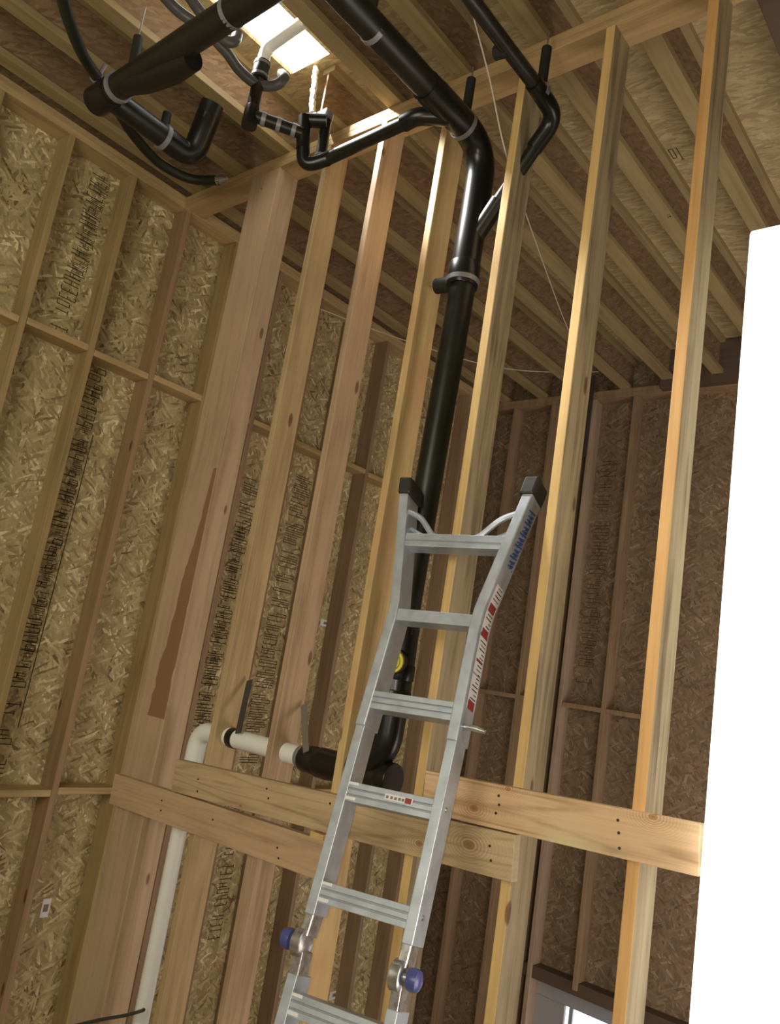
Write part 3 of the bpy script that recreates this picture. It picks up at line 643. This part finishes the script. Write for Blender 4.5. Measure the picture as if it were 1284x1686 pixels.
# small printed tags stapled to the sheathing
def tag_(p, sx, sz, parent, ax):
    bm = bmesh.new()
    if ax == 'Y': bbox(bm, (p.x-sx/2, p.y-.001, p.z-sz/2), (p.x+sx/2, p.y, p.z+sz/2)); bbox(bm, (p.x-sx*.3, p.y-.0016, p.z-sz*.2), (p.x+sx*.3, p.y-.001, p.z+sz*.2), 1)
    else: bbox(bm, (p.x, p.y-sx/2, p.z-sz/2), (p.x+.001, p.y+sx/2, p.z+sz/2)); bbox(bm, (p.x+.001, p.y-sx*.3, p.z-sz*.2), (p.x+.0016, p.y+sx*.3, p.z+sz*.2), 1)
    o = link('paper_tag', bm, [M['white'], M['strapg']]); keep(o, parent); o['label'] = 'small white printed tag'
tag_(onX(540, 1027, xs+.0005), .17, .05, wall_left, 'X'); tag_(onX(555, 1637, xs+.0005), .18, .06, wall_left, 'X')
tag_(onX(75, 1495, xs+.0005), .05, .10, wall_left, 'X')

# ------------------------------------------------------------------ ladder
U = 2.67; s_ = .1142*U
O = V(-.625*U, .812*U, -.021*U)
rx = Vector((.980, .196, .028)).normalized(); ud = Vector((.078, -.252, -.965)); ud = (ud-rx*ud.dot(rx)).normalized()
nf = rx.cross(ud).normalized()
if nf.y > 0: nf = -nf                       # towards the viewer
lad = root('ladder', V(-1.15, .95, -4.14), 'silver aluminium folding ladder with violet hinge knobs leaning on the stud partition', 'ladder')
def L3(a, b, c): return O + rx*a + ud*((b-3)*s_) + nf*c     # a metres sideways, b rung number, c metres forward
def lbox(name, a0, a1, b0, b1, c0, c1, mat, bevel=.002, da=(0, 0), parent=None, label=None):
    bm = bmesh.new()
    pts = [(a0, b0), (a1, b0), (a1+da[1], b1), (a0+da[0], b1)]
    v0 = [bm.verts.new(L3(a, b, c0)) for a, b in pts]; v1 = [bm.verts.new(L3(a, b, c1)) for a, b in pts]
    bm.faces.new(v0); bm.faces.new(v1[::-1])
    for k in range(4): bm.faces.new((v0[k], v0[(k+1) % 4], v1[(k+1) % 4], v1[k]))
    o = link(name, bm, mat, None, False, bevel); keep(o, parent or lad)
    if label: o['label'] = label
    return o
g = .1515; rw = .034; rd = .085                # half gap, rail face width, rail depth
bfloor = 3 + (ZC + (-.021*U))/(s_*abs(ud.z))
for sg in (-1, 1):
    i0, i1 = sorted((sg*g, sg*(g+rw)))
    lbox('rail', i0, i1, 3.25, 5.32, -rd+.008, .008, M['alu'])
    lbox('rail', i0, i1, 5.86, bfloor-.05, -rd+.008, .008, M['alu'])
    lbox('foot', i0-.004, i1+.004, bfloor-.09, bfloor, -rd, .012, M['rubber'])
def rung(k, w0, w1, name='rung', fwd=.006):
    # channel-shaped tread: three ribs on the face
    z0, z1 = k-.0, k+.20
    r = lbox(name, w0, w1, z0, z1, -.058, fwd-.006, M['alu'])
    for j, (q0, q1) in enumerate(((0, .06), (.075, .125), (.14, .20))):
        lbox('rib', w0, w1, k+q0, k+q1, fwd-.006, fwd, M['alu'], .0015, parent=r)
    for q0, q1 in ((.06, .075), (.125, .14)):
        lbox('groove', w0, w1, k+q0+.002, k+q1-.002, fwd-.006, fwd-.0045, M['alu_in'], 0, parent=r)
    return r
for k in range(4, int(bfloor)+1):
    rg = rung(k, -g-.002, g+.002)
    if k <= 6:
        for sg in (-1,):
            lbox('weld', sg*g, sg*(g-.035), k+.0, k+.03, .002, .009, M['weld'], .001, parent=rg)
            lbox('weld', sg*g, sg*(g-.035), k+.15, k+.185, .002, .009, M['weld'], .001, parent=rg)
        for sg in (-1, 1):
            bm = bmesh.new(); c = L3(sg*(g+rw), k+.07, -.025); tube(bm, [c-rx*.002, c+rx*sg*.004], [.010, .007], 12)
            keep(link('rivet', bm, M['aluh'], None, True), rg)
rung(3, -g-.002, g+.002, fwd=.012)
# outer flared section: wraps the inner rails, spreads towards the tips
def orail(sg):
    # stations: rung number, half gap to the inner face
    stn = [(3.40, g-.002), (2.12, g-.010), (1.9, g-.006), (1.35, g+.026), (.35, g+.086), (.33, g+.087)]
    wdt = .038; bm = bmesh.new(); rings = []
    for b, a in stn:
        rings.append([bm.verts.new(L3(sg*p, b, c)) for p, c in ((a, .014), (a+wdt, .014), (a+wdt, -rd-.006), (a, -rd-.006))])
    for r0, r1 in zip(rings, rings[1:]):
        for k in range(4): bm.faces.new((r0[k], r0[(k+1) % 4], r1[(k+1) % 4], r1[k]))
    bm.faces.new(rings[0]); bm.faces.new(rings[-1][::-1])
    o = link('flared_rail', bm, M['alu'], None, False, .004); keep(o, lad)
    c = lbox('tip_cap', sg*(g+.080), sg*(g+.135), .20, .44, -rd-.012, .022, M['rubber'], .008, da=(-sg*.012, -sg*.012)); c['label'] = 'black rubber end cap'
    # curved tie straps from rail to top rung
    part_tube('tie_strap', bend([L3(sg*(g+.068), .66, -.01), L3(sg*(g+.01), .74, -.01), L3(sg*(g-.055), .98, -.01), L3(sg*(g-.085), 1.02, -.01)], .03), .0115, M['alu'], lad, 8)
    part_tube('tie_strap', bend([L3(sg*(g+.055), .86, -.035), L3(sg*(g+.0), .95, -.035), L3(sg*(g-.05), 1.03, -.035)], .02), .008, M['alu'], lad, 8)
    return o
orails = {sg: orail(sg) for sg in (-1, 1)}
def plain_rung(k, hw, h, ribs):
    r = lbox('rung', -hw, hw, k-.01, k+h, -.055, .006, M['alu'])
    if ribs: lbox('lip', -hw, hw, k+h*.5, k+h*.56, .006, .009, M['alu_in'], 0, parent=r)
    return r
plain_rung(1, g+.045, .165, True); plain_rung(2, g-.006, .135, False)
# locking lever at rung 3
part_tube('lock_pin', [L3(g+.02, 3.22, -.02), L3(g+.075, 3.22, -.02), L3(g+.11, 3.24, -.02)], [.011, .010, .008], M['aluh'], lad, 12)
part_tube('lock_pin', [L3(-g-.02, 3.10, -.02), L3(-g-.05, 3.10, -.02)], [.010, .008], M['violet'], lad, 12, label='small violet button')
# hinges
for sg in (-1, 1):
    a0 = sg*(g+.016); kh = 5.585
    hin = root('hinge', L3(a0, kh, 0), None, None) if False else None
    c = L3(a0-.008, kh, -.006)
    bm = bmesh.new(); tube(bm, [c-rx*.019, c-rx*.015, c+rx*.015, c+rx*.019], [.036, .042, .042, .036], 28)
    h_ = link('hinge', bm, M['aluh'], None, True); keep(h_, lad)
    for (b0, b1, o0, o1) in ((5.27, 5.52, 0, .008), (5.65, 5.90, .008, 0)):
        bm = bmesh.new(); q = []
        for b, off in ((b0, o0), (b1, o1)):
            q.append([bm.verts.new(L3(a0+dx, b, cc+off)) for dx, cc in ((-.015, .004), (.015, .004), (.015, -.06), (-.015, -.06))])
        for k in range(4): bm.faces.new((q[0][k], q[0][(k+1) % 4], q[1][(k+1) % 4], q[1][k]))
        bm.faces.new(q[0]); bm.faces.new(q[1][::-1]); keep(link('hinge_arm', bm, M['aluh'], None, False, .003), h_)
    d = rx*sg
    bm = bmesh.new(); tube(bm, [c+d*.015, c+d*.034], .013, 16); keep(link('knob_stem', bm, M['aluh'], None, True), h_)
    bm = bmesh.new(); tube(bm, [c+d*.030, c+d*.034, c+d*.044, c+d*.062, c+d*.068], [.020, .029, .031, .028, .018], 16)
    k_ = link('knob', bm, M['violet'], None, True); keep(k_, h_); k_['label'] = 'round violet release knob'
# stickers on the outer side of the right flared rail and on rung 4
def side_sticker(b0, b1, c0, c1, mat, lift=.0008, name='sticker', parent=None):
    def hw(b):
        stn = [(3.40, g-.002), (2.12, g-.010), (1.9, g-.006), (1.35, g+.026), (.35, g+.086)]
        for (p, a), (q_, e) in zip(stn, stn[1:]):
            if q_ <= b <= p: return a+(e-a)*(p-b)/(p-q_)
        return g
    n = 8; bm = bmesh.new(); prev = None
    for i in range(n+1):
        b = b0+(b1-b0)*i/n; a = hw(b)+.038+lift
        cur = [bm.verts.new(L3(a, b, c0)), bm.verts.new(L3(a, b, c1))]
        if prev: bm.faces.new((prev[0], prev[1], cur[1], cur[0]))
        prev = cur
    o = link(name, bm, mat); keep(o, parent or orails[1]); return o
rnd = random.Random(5)
# blue slanted lettering high on the rail
for i in range(17):
    b = .56+i*.050
    bm = bmesh.new()
    def hwf(b): return (g+.026+(g+.086-g-.026)*(1.35-b)/(1.0)) if b < 1.35 else g+.0
    for (db0, dc0, db1, dc1) in ((0, -.070, .045, -.022), (.022, -.066, .050, -.040)) if i % 3 else ((0, -.074, .040, -.012), (.0, -.070, .055, -.066), (.03, -.040, .055, -.036)):
        t = .010
        p = [L3(hwf(b+db0)+.0395, b+db0, dc0), L3(hwf(b+db0+t*2)+.0395, b+db0+t*2.2, dc0), L3(hwf(b+db1+t)+.0395, b+db1+t*2.2, dc1), L3(hwf(b+db1)+.0395, b+db1, dc1)]
        bm.faces.new([bm.verts.new(v) for v in p])
    o = link('lettering', bm, M['blue']); keep(o, orails[1])
for (b0, b1) in ((1.58, 2.16), (2.20, 2.62), (2.64, 3.02)):
    side_sticker(b0, b1, -.078, -.006, M['white'], .0008).__setitem__('label', 'white warning sticker')
for (b0, b1, m) in ((1.80, 1.90, 'red'), (2.10, 2.20, 'red'), (2.46, 2.49, 'red'), (2.92, 3.02, 'red')):
    side_sticker(b0, b1, -.070, -.014, M[m], .0016, 'warning_patch')
for i in range(30):
    b = 1.60+i*.046
    if 1.78 < b < 1.92 or 2.07 < b < 2.22 or 2.9 < b < 3.05: continue
    side_sticker(b, b+.014, -.07, -.07+rnd.uniform(.02, .055), M['ink' if i % 3 else 'strapg'], .0016, 'printed_line')
r4 = lbox('sticker', -.015, .085, 4.045, 4.105, .0062, .0070, M['white'], 0)
r4['label'] = 'small white and red sticker'
lbox('warning_patch', .058, .080, 4.048, 4.102, .0070, .0076, M['red'], 0, parent=r4)
for a in (-.010, .006, .020, .034, .046): lbox('printed_line', a, a+.009, 4.062, 4.09, .0070, .0074, M['strapg'], 0, parent=r4)

# glinting nail heads on the post and the orange-edged stud
for (u, v, own) in ((431, 311, 0), (1101, 356, 6)):
    p = onY(u, v, YP0-.002)
    bm = bmesh.new(); tube(bm, [p+Vector((0, .004, 0)), p-Vector((0, .004, 0))], .006, 8)
    n_ = link('nail_head', bm, M['nailb']); n_.parent = PS[own]; n_.matrix_parent_inverse = Matrix.Translation(-PS[own].location); n_['label'] = 'glinting nail head'
